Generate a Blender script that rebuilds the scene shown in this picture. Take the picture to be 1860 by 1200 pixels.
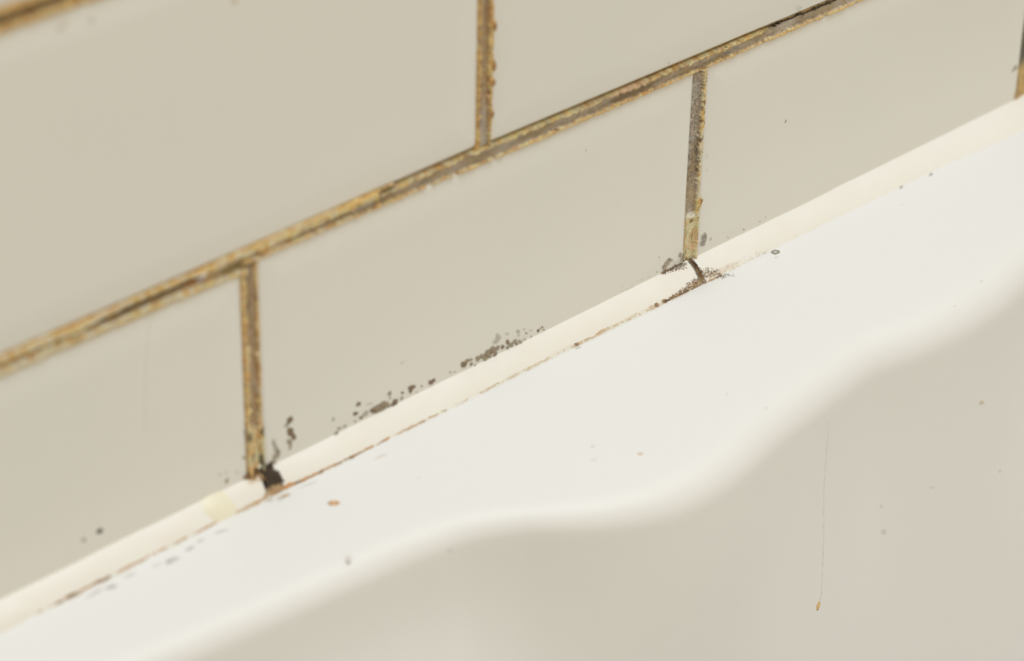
# Close-up of a stained tile joint, a sealant bead and the rim of a bathtub.
# World axes: X along the tiled wall, Y into the wall, Z up.  All tables are in millimetres,
# measured on the real surfaces (0,0,0 = crossing of the long tile joint and a short one).
import bpy, math, random
import numpy as np
from mathutils import Matrix, Vector

sc = bpy.context.scene
for o in list(bpy.data.objects):
    bpy.data.objects.remove(o)
COL = sc.collection
ZOFF = 0.56 + 0.0645            # rim stands 0.56 m above the floor; the rim is at z = -64.5 mm in the tables
MM = 0.001

# ------------------------------------------------------------------ camera
cd = bpy.data.cameras.new('camera')
cam = bpy.data.objects.new('camera', cd)
COL.objects.link(cam)
cd.sensor_width = 36.0
cd.lens = 100.0
cd.clip_start = 0.01
cd.clip_end = 50
right = Vector((0.721058220, -0.692549158, 0.021229851))
up = Vector((0.350919605, 0.391442143, 0.850663552))
fwd = Vector((0.597436586, 0.605927976, -0.525281652))
m = Matrix((right, up, -fwd)).transposed().to_4x4()
m.translation = Vector((-353.4407 * MM, -444.8033 * MM, 331.0090 * MM + ZOFF))
cam.matrix_world = m
cd.dof.use_dof = True
cd.dof.focus_distance = 0.768
cd.dof.aperture_fstop = 10.0
sc.camera = cam

# ------------------------------------------------------------------ light
world = bpy.data.worlds.new('room_light')
sc.world = world
world.use_nodes = True
bg = world.node_tree.nodes['Background']
bg.inputs['Color'].default_value = (1.0, 0.835, 0.55, 1)   # warm walls of the bathroom all around
bg.inputs['Strength'].default_value = 0.60
ld = bpy.data.lights.new('ceiling_lamp', 'AREA')
ld.shape = 'DISK'
ld.size = 1.3
ld.energy = 21.6
ld.color = (0.872, 0.98, 1.12)
lamp = bpy.data.objects.new('ceiling_lamp', ld)
COL.objects.link(lamp)
lamp.location = (0.15, -0.36, 2.35)
vs = sc.view_settings
vs.view_transform = 'Standard'
vs.look = 'None'
vs.gamma = 1.0
vs.exposure = 0.0
vs.use_curve_mapping = False

# ------------------------------------------------------------------ tables (mm)
MARKS = {
    'blotch_a': [
        ('W', 10.51, -49.28, 0.67, -0.63, 0.84, 1.03, 'dk', 0.95),
        ('W', 9.45, -50.24, 0.41, -0.46, 0.51, 0.43, 'mid', 0.6),
        ('W', 10.59, -52.67, 1.14, -0.13, -0.49, 1.57, 'dk', 0.9),
        ('W', 11.59, -54.4, 0.86, -0.39, 0.03, 1.11, 'dk', 0.95),
        ('W', 10.34, -55.61, 0.86, -0.32, -0.1, 1.48, 'mid', 0.6),
        ('W', 10.48, -57.28, 0.52, -0.23, 0.02, 0.64, 'mid', 0.55)],
    'blotch_b': [
        ('W', 5.86, -55.02, 0.85, -0.32, -0.12, 1.97, 'gr', 0.45),
        ('W', 6.3, -57.48, 1.01, -0.63, 0.31, 1.29, 'mid', 0.55),
        ('W', 5.23, -58.92, 0.85, -0.39, 0.03, 0.95, 'mid', 0.6),
        ('W', 6.68, -56.36, 0.51, -0.23, 0.02, 0.79, 'mid', 0.5),
        ('W', 5.39, -53.21, 0.68, -0.31, 0.03, 0.95, 'gr', 0.35)],
    'row_left': [
        ('W', 32.51, -54.22, 0.74, 0.14, -0.41, 0.71, 'dk', 0.85),
        ('W', 31.5, -56.62, 0.58, 0.26, -0.5, 0.68, 'dk', 0.85),
        ('W', 33.38, -58.6, 0.56, 0.17, -0.38, 0.58, 'dk', 0.75),
        ('W', 24.26, -55.05, 0.53, -0.24, 0.01, 0.64, 'gr', 0.5),
        ('W', 25.26, -59.72, 0.64, 0.29, -0.43, 0.6, 'mid', 0.7),
        ('W', 26.17, -58.66, 0.62, 0.05, -0.26, 0.54, 'mid', 0.6),
        ('W', 27.96, -58.81, 0.81, -0.02, -0.19, 0.47, 'mid', 0.5),
        ('W', 31.39, -58.86, 0.49, -0.01, -0.18, 0.43, 'gr', 0.5),
        ('W', 39.21, -58.38, 2.46, 0.35, -0.74, 1.36, 'mid', 0.85),
        ('W', 41.23, -58.28, 1.43, 0.11, -0.73, 1.45, 'mid', 0.8),
        ('W', 37.57, -58.48, 1.11, 0.09, -0.45, 0.91, 'dk', 0.6),
        ('W', 34.84, -58.1, 0.99, -0.02, -0.38, 0.91, 'gr', 0.5),
        ('W', 44.73, -58.99, 0.75, -0.64, 0.59, 0.86, 'dk', 0.8),
        ('W', 43.99, -59.49, 0.61, -0.46, 0.32, 0.63, 'dk', 0.75),
        ('W', 46.95, -58.81, 0.52, 0.24, -0.39, 0.52, 'mid', 0.6),
        ('W', 42.8, -55.53, 0.72, -0.2, -0.14, 0.79, 'mid', 0.65),
        ('W', 42.89, -56.88, 0.4, -0.18, 0.0, 0.65, 'gr', 0.5),
        ('W', 47.14, -57.24, 0.52, -0.06, -0.16, 0.45, 'dk', 0.8),
        ('W', 49.92, -57.3, 0.89, -0.84, 0.6, 0.67, 'dk', 0.85),
        ('W', 51.04, -57.12, 0.49, -0.46, 0.37, 0.41, 'dk', 0.7),
        ('W', 53.67, -58.09, 0.38, -0.16, -0.0, 0.33, 'mid', 0.7),
        ('W', 56.86, -58.31, 0.77, 0.14, -0.55, 0.91, 'dk', 0.85),
        ('W', 57.81, -58.14, 0.57, 0.04, -0.34, 0.65, 'dk', 0.75),
        ('W', 36.12, -55.72, 1.61, -0.45, -0.06, 0.35, 'gr', 0.25),
        ('W', 51.99, -59.18, 0.51, -0.01, -0.16, 0.37, 'gr', 0.35)],
    'row_right': [
        ('W', 68.09, -57.8, 0.88, -0.73, 0.55, 0.82, 'dk', 0.8),
        ('W', 69.23, -57.28, 0.86, 0.16, -0.45, 0.74, 'mid', 0.85),
        ('W', 70.77, -57.44, 0.58, -0.25, -0.01, 0.5, 'mid', 0.7),
        ('W', 70.8, -58.78, 0.58, -0.06, -0.19, 0.52, 'dk', 0.8),
        ('W', 72.17, -59.7, 0.39, -0.17, -0.01, 0.34, 'mid', 0.6),
        ('W', 73.11, -58.09, 0.95, 0.17, -0.48, 0.78, 'mid', 0.8),
        ('W', 74.46, -57.99, 0.71, 0.13, -0.46, 0.74, 'mid', 0.8),
        ('W', 76.8, -58.14, 1.35, 0.1, -0.81, 1.5, 'mid', 0.85),
        ('W', 75.84, -59.08, 0.98, -0.42, -0.02, 1.01, 'mid', 0.8),
        ('W', 78.55, -57.87, 1.35, 0.1, -0.66, 1.22, 'mid', 0.85),
        ('W', 80.11, -57.77, 0.7, -0.63, 0.48, 0.53, 'mid', 0.75),
        ('W', 79.17, -59.47, 0.72, 0.13, -0.35, 0.56, 'dk', 0.7),
        ('W', 77.97, -58.3, 0.68, 0.05, -0.31, 0.56, 'dk', 0.6),
        ('W', 81.89, -58.27, 0.75, 0.23, -0.39, 0.55, 'dk', 0.75),
        ('W', 83.64, -57.49, 0.8, -0.33, -0.02, 0.76, 'dk', 0.75),
        ('W', 84.86, -58.84, 0.93, -0.1, -0.29, 0.75, 'mid', 0.8),
        ('W', 83.68, -59.19, 0.6, -0.25, -0.01, 0.51, 'dk', 0.75),
        ('W', 86.23, -58.4, 0.93, -0.1, -0.26, 0.66, 'mid', 0.8),
        ('W', 86.85, -59.33, 0.69, -0.19, -0.12, 0.55, 'dk', 0.7),
        ('W', 88.24, -59.41, 0.81, -0.34, -0.02, 0.77, 'mid', 0.65),
        ('W', 89.83, -59.22, 0.47, -0.05, -0.15, 0.38, 'mid', 0.5),
        ('W', 80.03, -54.82, 1.31, -0.94, 0.57, 1.17, 'gr', 0.35),
        ('W', 78.88, -55.67, 0.99, -0.41, -0.02, 0.84, 'gr', 0.25),
        ('W', 83.37, -54.87, 0.95, -0.18, -0.17, 0.55, 'gr', 0.25),
        ('W', 87.34, -55.84, 0.8, -0.33, -0.03, 0.85, 'gr', 0.4),
        ('W', 87.58, -57.11, 0.6, -0.25, -0.02, 0.51, 'gr', 0.3),
        ('W', 90.37, -57.6, 0.44, -0.18, -0.01, 0.38, 'mid', 0.7),
        ('W', 92.23, -59.38, 0.41, -0.17, -0.01, 0.27, 'mid', 0.6),
        ('W', 89.53, -56.07, 0.6, -0.25, -0.01, 0.34, 'gr', 0.3),
        ('W', 91.96, -57.41, 0.81, -0.33, -0.02, 0.51, 'gr', 0.2),
        ('W', 94.71, -58.63, 0.36, 0.16, -0.33, 0.4, 'blk', 0.9),
        ('W', 96.2, -58.14, 0.3, 0.09, -0.22, 0.3, 'dk', 0.85),
        ('W', 96.84, -59.17, 0.33, -0.14, -0.01, 0.27, 'dk', 0.8),
        ('W', 95.6, -58.41, 0.61, 0.18, -0.41, 0.56, 'gold', 0.4),
        ('W', 63.5, -58.17, 0.58, -0.25, -0.01, 0.42, 'gr', 0.45),
        ('W', 65.03, -58.66, 0.46, -0.2, -0.0, 0.33, 'gr', 0.45)],
    'left_specks': [
        ('W', -16.03, -49.03, 0.49, -0.22, 0.02, 0.54, 'gr', 0.45),
        ('W', -11.27, -50.26, 0.49, -0.22, 0.02, 0.54, 'gr', 0.45),
        ('W', -12.33, -51.67, 0.49, -0.23, 0.02, 0.46, 'gr', 0.35),
        ('W', -11.3, -54.99, 0.49, -0.23, 0.02, 0.55, 'gr', 0.45),
        ('W', -9.3, -55.28, 0.41, -0.19, 0.03, 0.62, 'gr', 0.35),
        ('W', -9.24, -57.86, 0.49, -0.31, 0.17, 0.71, 'mid', 0.75),
        ('W', -3.67, -53.73, 0.48, -0.05, -0.18, 0.61, 'mid', 0.8),
        ('W', -6.16, -56.89, 0.42, -0.19, 0.02, 0.47, 'gr', 0.3),
        ('W', -2.91, -46.47, 0.49, -0.29, 0.2, 1.0, 'mid', 0.7),
        ('W', 1.96, -47.86, 0.5, -0.22, 0.03, 0.78, 'mid', 0.7)],
    'dots': [
        ('W', -46.62, -54.51, 0.81, -0.1, -0.23, 0.92, 'blk', 0.8),
        ('W', -51.17, -54.8, 0.6, -0.29, 0.05, 0.68, 'mid', 0.5)],
    'grey_r': [
        ('W', 158.03, -55.28, 1.13, -0.61, 0.26, 1.26, 'gr', 0.75),
        ('W', 157.48, -56.63, 1.03, -0.4, -0.07, 0.9, 'gr', 0.7),
        ('W', 158.38, -54.2, 0.68, -0.35, 0.12, 0.81, 'gr', 0.65),
        ('W', 160.78, -56.33, 0.32, -0.23, 0.29, 0.44, 'gr', 0.5)],
    'grey_l': [
        ('W', 143.51, -57.12, 1.07, 0.64, -0.89, 0.9, 'mid', 0.6),
        ('W', 142.51, -58.28, 1.05, 0.18, -0.55, 0.78, 'mid', 0.6),
        ('W', 144.78, -56.75, 0.65, 0.19, -0.61, 0.77, 'gr', 0.65),
        ('W', 148.69, -56.72, 0.62, -0.37, 0.25, 0.82, 'mid', 0.7),
        ('W', 149.88, -57.87, 0.56, -0.37, 0.32, 0.69, 'dk', 0.65),
        ('W', 149.28, -58.68, 0.68, -0.26, -0.03, 0.45, 'mid', 0.6),
        ('W', 140.16, -54.1, 0.29, -0.11, -0.02, 0.26, 'mid', 0.5),
        ('W', 139.5, -58.49, 0.35, -0.14, -0.02, 0.23, 'mid', 0.5),
        ('B', 147.26, -59.82, 2.55, -0.03, 0.07, 0.41, 'gr', 0.6),
        ('B', 149.7, -59.99, 1.33, -0.14, 0.21, 0.4, 'gr', 0.6)],
    'ticks': [
        ('W', 188.84, -29.69, 0.26, -0.19, 0.3, 0.38, 'mid', 0.7),
        ('W', 139.57, 4.29, 0.28, -0.18, 0.19, 0.28, 'mid', 0.5),
        ('W', 157.17, -29.39, 0.29, -0.12, -0.01, 0.84, 'gr', 0.3),
        ('W', 157.54, -33.72, 0.29, -0.12, -0.01, 0.51, 'gr', 0.3),
        ('W', 109.95, -10.83, 0.32, -0.11, -0.02, 0.32, 'gr', 0.4),
        ('W', 190.82, 3.66, 1.33, 0.43, -0.57, 0.62, 'gr', 0.28),
        ('W', 174.46, -58.48, 0.35, -0.13, -0.02, 0.22, 'dk', 0.8),
        ('W', 167.9, -58.53, 0.28, -0.11, -0.02, 0.18, 'mid', 0.6),
        ('W', 181.07, -58.43, 0.39, 0.03, -0.16, 0.24, 'gr', 0.5),
        ('W', 183.55, -57.95, 0.36, -0.13, -0.02, 0.22, 'gr', 0.4),
        ('W', 295.0, -48.44, 1.63, 0.37, -0.72, 0.74, 'mid', 0.5),
        ('W', 46.94, -48.34, 0.98, 0.04, -0.16, 0.32, 'gr', 0.22),
        ('W', -47.19, 73.79, 1.22, -0.19, -0.09, 0.77, 'gold', 0.22),
        ('W', -46.43, 74.55, 0.68, -0.22, 0.04, 0.49, 'gold', 0.2),
        ('W', -40.21, 73.09, 0.97, -0.31, 0.07, 0.99, 'gr', 0.22),
        ('W', -2.27, 65.64, 1.06, -0.33, 0.03, 0.78, 'gold', 0.35),
        ('W', -48.31, 73.64, 0.66, -0.32, 0.26, 0.9, 'gr', 0.18),
        ('W', 298.36, -59.22, 2.62, -1.32, 0.55, 2.34, 'gold', 0.42),
        ('W', 293.02, -61.15, 3.33, 0.1, -0.84, 1.11, 'gold', 0.3)],
    'rim_smudge': [
        ('R', -33.16, -9.13, 1.71, -0.07, 0.49, 1.15, 'gr', 0.32),
        ('R', -34.59, -9.3, 0.47, -0.43, 0.53, 0.68, 'gr', 0.25),
        ('R', -49.98, -7.97, 1.71, -0.29, 0.35, 0.75, 'gr', 0.4),
        ('R', -54.16, -7.29, 3.21, 0.39, 0.23, 0.75, 'gr', 0.2),
        ('R', -27.29, -8.3, 1.44, -0.06, 0.29, 0.67, 'gr', 0.35),
        ('R', -23.56, -7.53, 1.31, -0.05, 0.25, 0.58, 'gr', 0.25),
        ('R', -17.56, -7.89, 1.89, -0.41, 0.31, 0.58, 'gr', 0.25),
        ('R', -44.2, -7.23, 2.17, -0.25, 0.34, 0.76, 'gr', 0.15),
        ('R', -37.1, -8.18, 1.7, -0.07, 0.24, 0.57, 'gr', 0.14),
        ('R', 3.19, -6.8, 1.14, -0.45, 0.44, 0.67, 'gold', 0.6),
        ('R', 1.47, -6.8, 0.98, -0.45, 0.45, 0.66, 'gr', 0.3),
        ('R', -0.84, -5.64, 1.43, -0.23, 0.31, 0.59, 'gr', 0.25),
        ('R', 10.23, -6.9, 2.98, -0.32, 0.26, 0.5, 'gr', 0.16),
        ('R', 31.35, -9.66, 2.39, -0.38, 0.35, 0.6, 'gold', 0.14),
        ('R', 31.95, -22.72, 0.3, -0.27, 0.32, 0.35, 'gr', 0.1),
        ('R', 79.8, -51.74, 1.0, -0.07, 0.41, 0.67, 'gold', 0.35),
        ('R', 73.22, -41.55, 0.31, -0.28, 0.52, 0.52, 'gr', 0.2),
        ('R', 69.39, -45.93, 0.51, -0.46, 0.51, 0.51, 'gr', 0.12),
        ('R', 118.77, -58.73, 0.31, -0.28, 0.38, 0.34, 'gr', 0.25),
        ('R', 116.01, -47.6, 0.26, -0.24, 0.38, 0.35, 'gr', 0.15),
        ('R', 177.43, -9.75, 0.16, -0.14, 0.23, 0.2, 'gr', 0.5),
        ('R', 178.12, -9.96, 0.11, -0.1, 0.23, 0.2, 'gr', 0.4),
        ('R', 235.2, -6.99, 0.81, -0.11, 0.5, 0.59, 'gr', 0.5),
        ('R', 247.73, -7.87, 0.82, -0.11, 0.52, 0.6, 'gr', 0.5),
        ('R', 227.39, -14.05, 0.3, -0.26, 0.4, 0.33, 'gr', 0.12),
        ('R', 194.23, -59.56, 0.73, -0.13, 0.35, 0.41, 'gr', 0.2),
        ('R', 210.29, -55.96, 0.34, -0.3, 0.47, 0.37, 'gr', 0.2),
        ('R', 109.8, -5.04, 0.58, 0.04, 0.17, 0.33, 'mid', 0.3),
        ('R', 103.22, -6.49, 1.2, -0.12, 0.21, 0.32, 'gr', 0.35)],
    'basin_specks': [
        ('S', 205.72, -98.4, 1.6, -0.7, -0.14, 0.79, 'gold', 0.3),
        ('S', 166.09, -123.04, 1.26, -0.61, -0.17, 1.19, 'gr', 0.16),
        ('S', 165.44, -114.76, 0.75, -0.36, -0.08, 0.59, 'gr', 0.12),
        ('S', 22.62, -70.09, 0.91, -0.46, -0.01, 0.49, 'gr', 0.14),
        ('S', 184.86, -116.45, 1.04, -0.48, -0.09, 0.6, 'gr', 0.1),
        ('S', 216.51, -125.51, 1.1, -0.51, -0.11, 0.62, 'gr', 0.14)],
}
CRUMBS = {
    'c1': ('R', 9.64, -16.97, 1.03, -0.83, 0.53, 0.64),
    'c2': ('R', -2.49, -36.35, 0.48, -0.43, 0.86, 0.98),
    'c3': ('S', 137.31, -132.37, 0.6, -0.49, 0.55, 1.09),
}
PATHS = {
    'g_tail': ('B', [(136.91, -64.41), (140.79, -64.42), (145.34, -64.23), (149.3, -64.01), (152.24, -63.73)]),
    'g_crack': ('B', [(153.11, -59.48), (152.74, -61.04), (152.77, -62.23), (152.61, -63.6)]),
    'g_left': ('B', [(141.19, -59.61), (143.6, -59.79), (146.73, -59.91), (150.04, -60.08)]),
    'g_fan': ('R', [(151.9, -4.55), (154.46, -5.26), (157.89, -5.16), (158.37, -6.77)]),
    'g_fan2': ('B', [(152.69, -62.91), (156.28, -63.27), (158.66, -64.15)]),
    'g_far': ('R', [(159.46, -5.76), (161.28, -8.19)]),
    'g_sparse': ('B', [(154.72, -63.69), (164.3, -64.1), (177.6, -64.38)]),
    'ring': ('R', [(178.8, -6.9), (179.89, -6.65), (180.5, -7.03), (180.86, -7.72), (180.52, -8.44), (179.72, -8.54), (178.68, -8.43), (178.57, -7.72), (178.8, -6.9)]),
    'hair': ('W', [(-28.57, -3.04), (-29.74, -7.21), (-30.91, -14.04), (-31.64, -21.14), (-32.52, -33.53)]),
    'drip': ('S', [(138.8, -55.07), (140.67, -79.09), (139.6, -98.75), (139.77, -112.56), (139.45, -117.62), (138.64, -129.5), (137.31, -132.37)]),
}
SEAM_X = [-78.6, -69.7, -67.5, -58.8, -49.6, -39.7, -17.0, -10.1, -1.3, 9.1, 22.3, 36.6, 56.7, 58.7, 60.6, 74.6, 94.8, 106.4, 118.8, 135.9, 154.1, 180.7, 226.6, 290.9]
BEAD_EDGE = [(-78.6, -4.76), (-67.3, -5.09), (-50.5, -4.33), (-16.4, -4.76), (5.5, -3.86), (20.9, -5.12), (56.7, -5.78), (91.4, -4.56), (110.3, -5.53), (137.4, -5.25), (150.5, -6.86), (178.9, -4.96), (255.9, -7.46), (271.2, -8.14), (290.9, -8.74)]

# ------------------------------------------------------------------ helpers
def lin(c):
    c = np.asarray(c, float) / 255.0
    return np.where(c <= 0.04045, c / 12.92, ((c + 0.055) / 1.055) ** 2.4)

def alb(r, g, b):
    """surface colour of something that looks (r, g, b) in the warm light of the room"""
    return np.clip(lin((r, g, b)) / np.array((0.74, 0.70, 0.58)), 0, 0.93)

def _hash(i, j, seed):
    h = (i * 374761393 + j * 668265263 + seed * 362437) & 0xFFFFFFFF
    h = ((h ^ (h >> 13)) * 1274126177) & 0xFFFFFFFF
    return ((h ^ (h >> 16)) & 0xFFFFFF) / float(0xFFFFFF)

def vnoise(x, y, seed=0):
    x = np.asarray(x, float); y = np.asarray(y, float)
    x, y = np.broadcast_arrays(x, y)
    i = np.floor(x).astype(np.int64); j = np.floor(y).astype(np.int64)
    fx = x - i; fy = y - j
    fx = fx * fx * (3 - 2 * fx); fy = fy * fy * (3 - 2 * fy)
    a = _hash(i, j, seed); b = _hash(i + 1, j, seed); c = _hash(i, j + 1, seed); d = _hash(i + 1, j + 1, seed)
    return (a * (1 - fx) + b * fx) * (1 - fy) + (c * (1 - fx) + d * fx) * fy

def fbm(x, y, seed=0, n=3):
    s = 0.0; a = 0.5; t = 0.0
    for k in range(n):
        s = s + a * vnoise(np.asarray(x) * 2 ** k, np.asarray(y) * 2 ** k, seed + 17 * k); t += a; a *= 0.5
    return s / t

def sstep(a, b, x):
    t = np.clip((np.asarray(x, float) - a) / (b - a), 0, 1)
    return t * t * (3 - 2 * t)

def mesh_obj(name, verts_mm, faces, mat, parent=None, colors=None, smooth=True):
    """one mesh object from points in table millimetres"""
    v = np.asarray(verts_mm, float) * MM
    v[:, 2] += ZOFF
    me = bpy.data.meshes.new(name)
    me.from_pydata(v.tolist(), [], [list(map(int, f)) for f in faces])
    if colors is not None:
        at = me.color_attributes.new('tint', 'FLOAT_COLOR', 'POINT')
        at.data.foreach_set('color', np.asarray(colors, np.float32).ravel())
    if smooth:
        me.polygons.foreach_set('use_smooth', [True] * len(me.polygons))
    me.materials.append(mat)
    me.update()
    o = bpy.data.objects.new(name, me)
    COL.objects.link(o)
    if parent is not None:
        o.parent = parent
    return o

def grid_faces(nu, nv, flip=False):
    i, j = np.meshgrid(np.arange(nu - 1), np.arange(nv - 1), indexing='ij')
    a = i * nv + j
    f = np.stack([a, a + nv, a + nv + 1, a + 1], -1).reshape(-1, 4)
    return f[:, ::-1] if flip else f

def tag(o, label=None, cat=None, group=None, kind=None):
    if label: o['label'] = label
    if cat: o['category'] = cat
    if group: o['group'] = group
    if kind: o['kind'] = kind
    return o

def empty(name, loc_mm):
    o = bpy.data.objects.new(name, None)
    o.empty_display_size = 0.01
    COL.objects.link(o)
    return o

# ------------------------------------------------------------------ materials
def new_mat(name):
    mt = bpy.data.materials.new(name)
    mt.use_nodes = True
    nt = mt.node_tree
    b = nt.nodes['Principled BSDF']
    return mt, nt, b

def link(nt, a, b):
    nt.links.new(a, b)

def noise_node(nt, scale, detail=3, rough=0.5):
    tc = nt.nodes.new('ShaderNodeTexCoord')
    n = nt.nodes.new('ShaderNodeTexNoise')
    n.inputs['Scale'].default_value = scale
    n.inputs['Detail'].default_value = detail
    n.inputs['Roughness'].default_value = rough
    link(nt, tc.outputs['Object'], n.inputs['Vector'])
    return n

def bump_from(nt, b, node, strength, dist):
    bp = nt.nodes.new('ShaderNodeBump')
    bp.inputs['Strength'].default_value = strength
    bp.inputs['Distance'].default_value = dist
    link(nt, node.outputs['Fac'], bp.inputs['Height'])
    link(nt, bp.outputs['Normal'], b.inputs['Normal'])

def ramp(nt, node, stops):
    r = nt.nodes.new('ShaderNodeValToRGB')
    e = r.color_ramp.elements
    while len(e) < len(stops):
        e.new(0.5)
    for k, (p, c) in enumerate(stops):
        e[k].position = p
        e[k].color = (*c, 1)
    link(nt, node.outputs['Fac'], r.inputs['Fac'])
    return r

M_TILE, nt, b = new_mat('glazed_white_tile')
n = noise_node(nt, 14.0, 2)
r = ramp(nt, n, [(0.35, (0.795, 0.790, 0.752)), (0.65, (0.812, 0.800, 0.758))])
link(nt, r.outputs['Color'], b.inputs['Base Color'])
b.inputs['Roughness'].default_value = 0.16
b.inputs['Specular IOR Level'].default_value = 0.5
n2 = noise_node(nt, 45.0, 1)
bump_from(nt, b, n2, 0.12, 0.0006)

M_TUB, nt, b = new_mat('white_acrylic')
n = noise_node(nt, 9.0, 2)
r = ramp(nt, n, [(0.3, (0.842, 0.845, 0.836)), (0.7, (0.860, 0.857, 0.844))])
link(nt, r.outputs['Color'], b.inputs['Base Color'])
b.inputs['Roughness'].default_value = 0.52
n2 = noise_node(nt, 160.0, 3)
bump_from(nt, b, n2, 0.04, 0.0004)

M_SEAL, nt, b = new_mat('cream_silicone')
n = noise_node(nt, 60.0, 3)
r = ramp(nt, n, [(0.3, (0.875, 0.845, 0.785)), (0.6, (0.885, 0.87, 0.82)), (0.8, (0.895, 0.85, 0.795))])
link(nt, r.outputs['Color'], b.inputs['Base Color'])
b.inputs['Roughness'].default_value = 0.42
b.inputs['Subsurface Weight'].default_value = 0.15
b.inputs['Subsurface Radius'].default_value = (0.002, 0.0015, 0.001)
n2 = noise_node(nt, 300.0, 3)
bump_from(nt, b, n2, 0.15, 0.0005)

M_PATCH, nt, b = new_mat('yellowed_silicone')
n = noise_node(nt, 120.0, 2)
r = ramp(nt, n, [(0.3, (0.875, 0.83, 0.66)), (0.7, (0.89, 0.855, 0.71))])
link(nt, r.outputs['Color'], b.inputs['Base Color'])
b.inputs['Roughness'].default_value = 0.4
b.inputs['Subsurface Weight'].default_value = 0.2
b.inputs['Subsurface Radius'].default_value = (0.002, 0.0015, 0.0008)

M_PLASTER, nt, b = new_mat('painted_wall')
n = noise_node(nt, 30.0, 3)
r = ramp(nt, n, [(0.3, (0.74, 0.70, 0.62)), (0.7, (0.78, 0.74, 0.66))])
link(nt, r.outputs['Color'], b.inputs['Base Color'])
b.inputs['Roughness'].default_value = 0.7

M_BED, nt, b = new_mat('old_grout')
n = noise_node(nt, 400.0, 4)
r = ramp(nt, n, [(0.3, (0.22, 0.17, 0.10)), (0.5, (0.42, 0.34, 0.22)), (0.7, (0.68, 0.48, 0.22))])
link(nt, r.outputs['Color'], b.inputs['Base Color'])
b.inputs['Roughness'].default_value = 0.9
bump_from(nt, b, n, 0.4, 0.0006)

M_FLOOR, nt, b = new_mat('grey_floor')
n = noise_node(nt, 20.0, 4)
r = ramp(nt, n, [(0.3, (0.42, 0.40, 0.36)), (0.7, (0.50, 0.48, 0.44))])
link(nt, r.outputs['Color'], b.inputs['Base Color'])
b.inputs['Roughness'].default_value = 0.5

def tint_mat(name, rough, grain, gscale, bstr, alpha=False):
    mt, nt, b = new_mat(name)
    at = nt.nodes.new('ShaderNodeAttribute')
    at.attribute_name = 'tint'
    n = noise_node(nt, gscale, 4, 0.65)
    r = ramp(nt, n, [(0.25, (1 - grain,) * 3), (0.75, (1 + grain * 0.3,) * 3)])
    mx = nt.nodes.new('ShaderNodeMix')
    mx.data_type = 'RGBA'
    mx.blend_type = 'MULTIPLY'
    mx.inputs['Factor'].default_value = 1.0
    link(nt, at.outputs['Color'], mx.inputs[6])
    link(nt, r.outputs['Color'], mx.inputs[7])
    link(nt, mx.outputs[2], b.inputs['Base Color'])
    b.inputs['Roughness'].default_value = rough
    if alpha:
        link(nt, at.outputs['Alpha'], b.inputs['Alpha'])
    bump_from(nt, b, n, bstr, 0.0003)
    return mt

M_GROUT = tint_mat('stained_grout', 0.9, 0.45, 2200.0, 0.8)
M_MOULD = tint_mat('mould', 0.85, 0.35, 2500.0, 0.5, alpha=True)
M_GRIME = tint_mat('grime', 0.8, 0.30, 2500.0, 0.4, alpha=True)
M_CRUMB = tint_mat('crumb', 0.9, 0.3, 2500.0, 0.6)

# ------------------------------------------------------------------ floor
def box(x0, x1, y0, y1, z0, z1):
    v = [(x, y, z) for x in (x0, x1) for y in (y0, y1) for z in (z0, z1)]
    f = [(0, 1, 3, 2), (4, 6, 7, 5), (0, 4, 5, 1), (2, 3, 7, 6), (0, 2, 6, 4), (1, 5, 7, 3)]
    return v, f
FLOORZ = -ZOFF / MM
v, f = box(-1400, 1900, -1900, 128, FLOORZ - 40, FLOORZ)
tag(mesh_obj('floor', v, f, M_FLOOR, smooth=False), 'grey bathroom floor under the bathtub', kind='structure')

# ------------------------------------------------------------------ tiled wall
v, f = box(-1400, 1900, 8.5, 128, FLOORZ, 1700)
wall = mesh_obj('wall_back', v, f, M_PLASTER, smooth=False)
tag(wall, 'wall of white glazed tiles in running bond with stained joints', kind='structure')
PITCH_X, PITCH_Z = 153.0, 79.6
XLO, XHI = -770.0, 995.0
ROWS = [(-62.0, -2.3)] + [(2.3 + PITCH_Z * k, 77.2 + PITCH_Z * k) for k in range(5)]
v, f = box(XLO + 3, XHI - 3, 1.9, 8.6, -62.0, ROWS[-1][1])
mesh_obj('grout_bed', v, f, M_BED, wall, smooth=False)

# corner heights of the five tiles in view: (bottom-left, bottom-right, top-left, top-right)
TILE_FIX = {(1, 0): (2.0, 3.15, 77.1, 77.3), (1, 1): (2.8, 1.6, 77.2, 77.2),
            (0, -1): (-62, -62, -2.3, -3.5), (0, 0): (-62, -62, -1.2, -2.4), (0, 1): (-62, -62, -2.1, -2.4)}
# height of the glazed face against the distance from the tile's edge
PROFILE = [(0.0, 6.0), (0.0, 1.5), (0.12, 1.15), (0.4, 0.92), (0.9, 0.80), (1.8, 0.70), (3.2, 0.50), (5.0, 0.24), (6.5, 0.09), (8.0, 0.02), (9.5, 0.0)]

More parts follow.
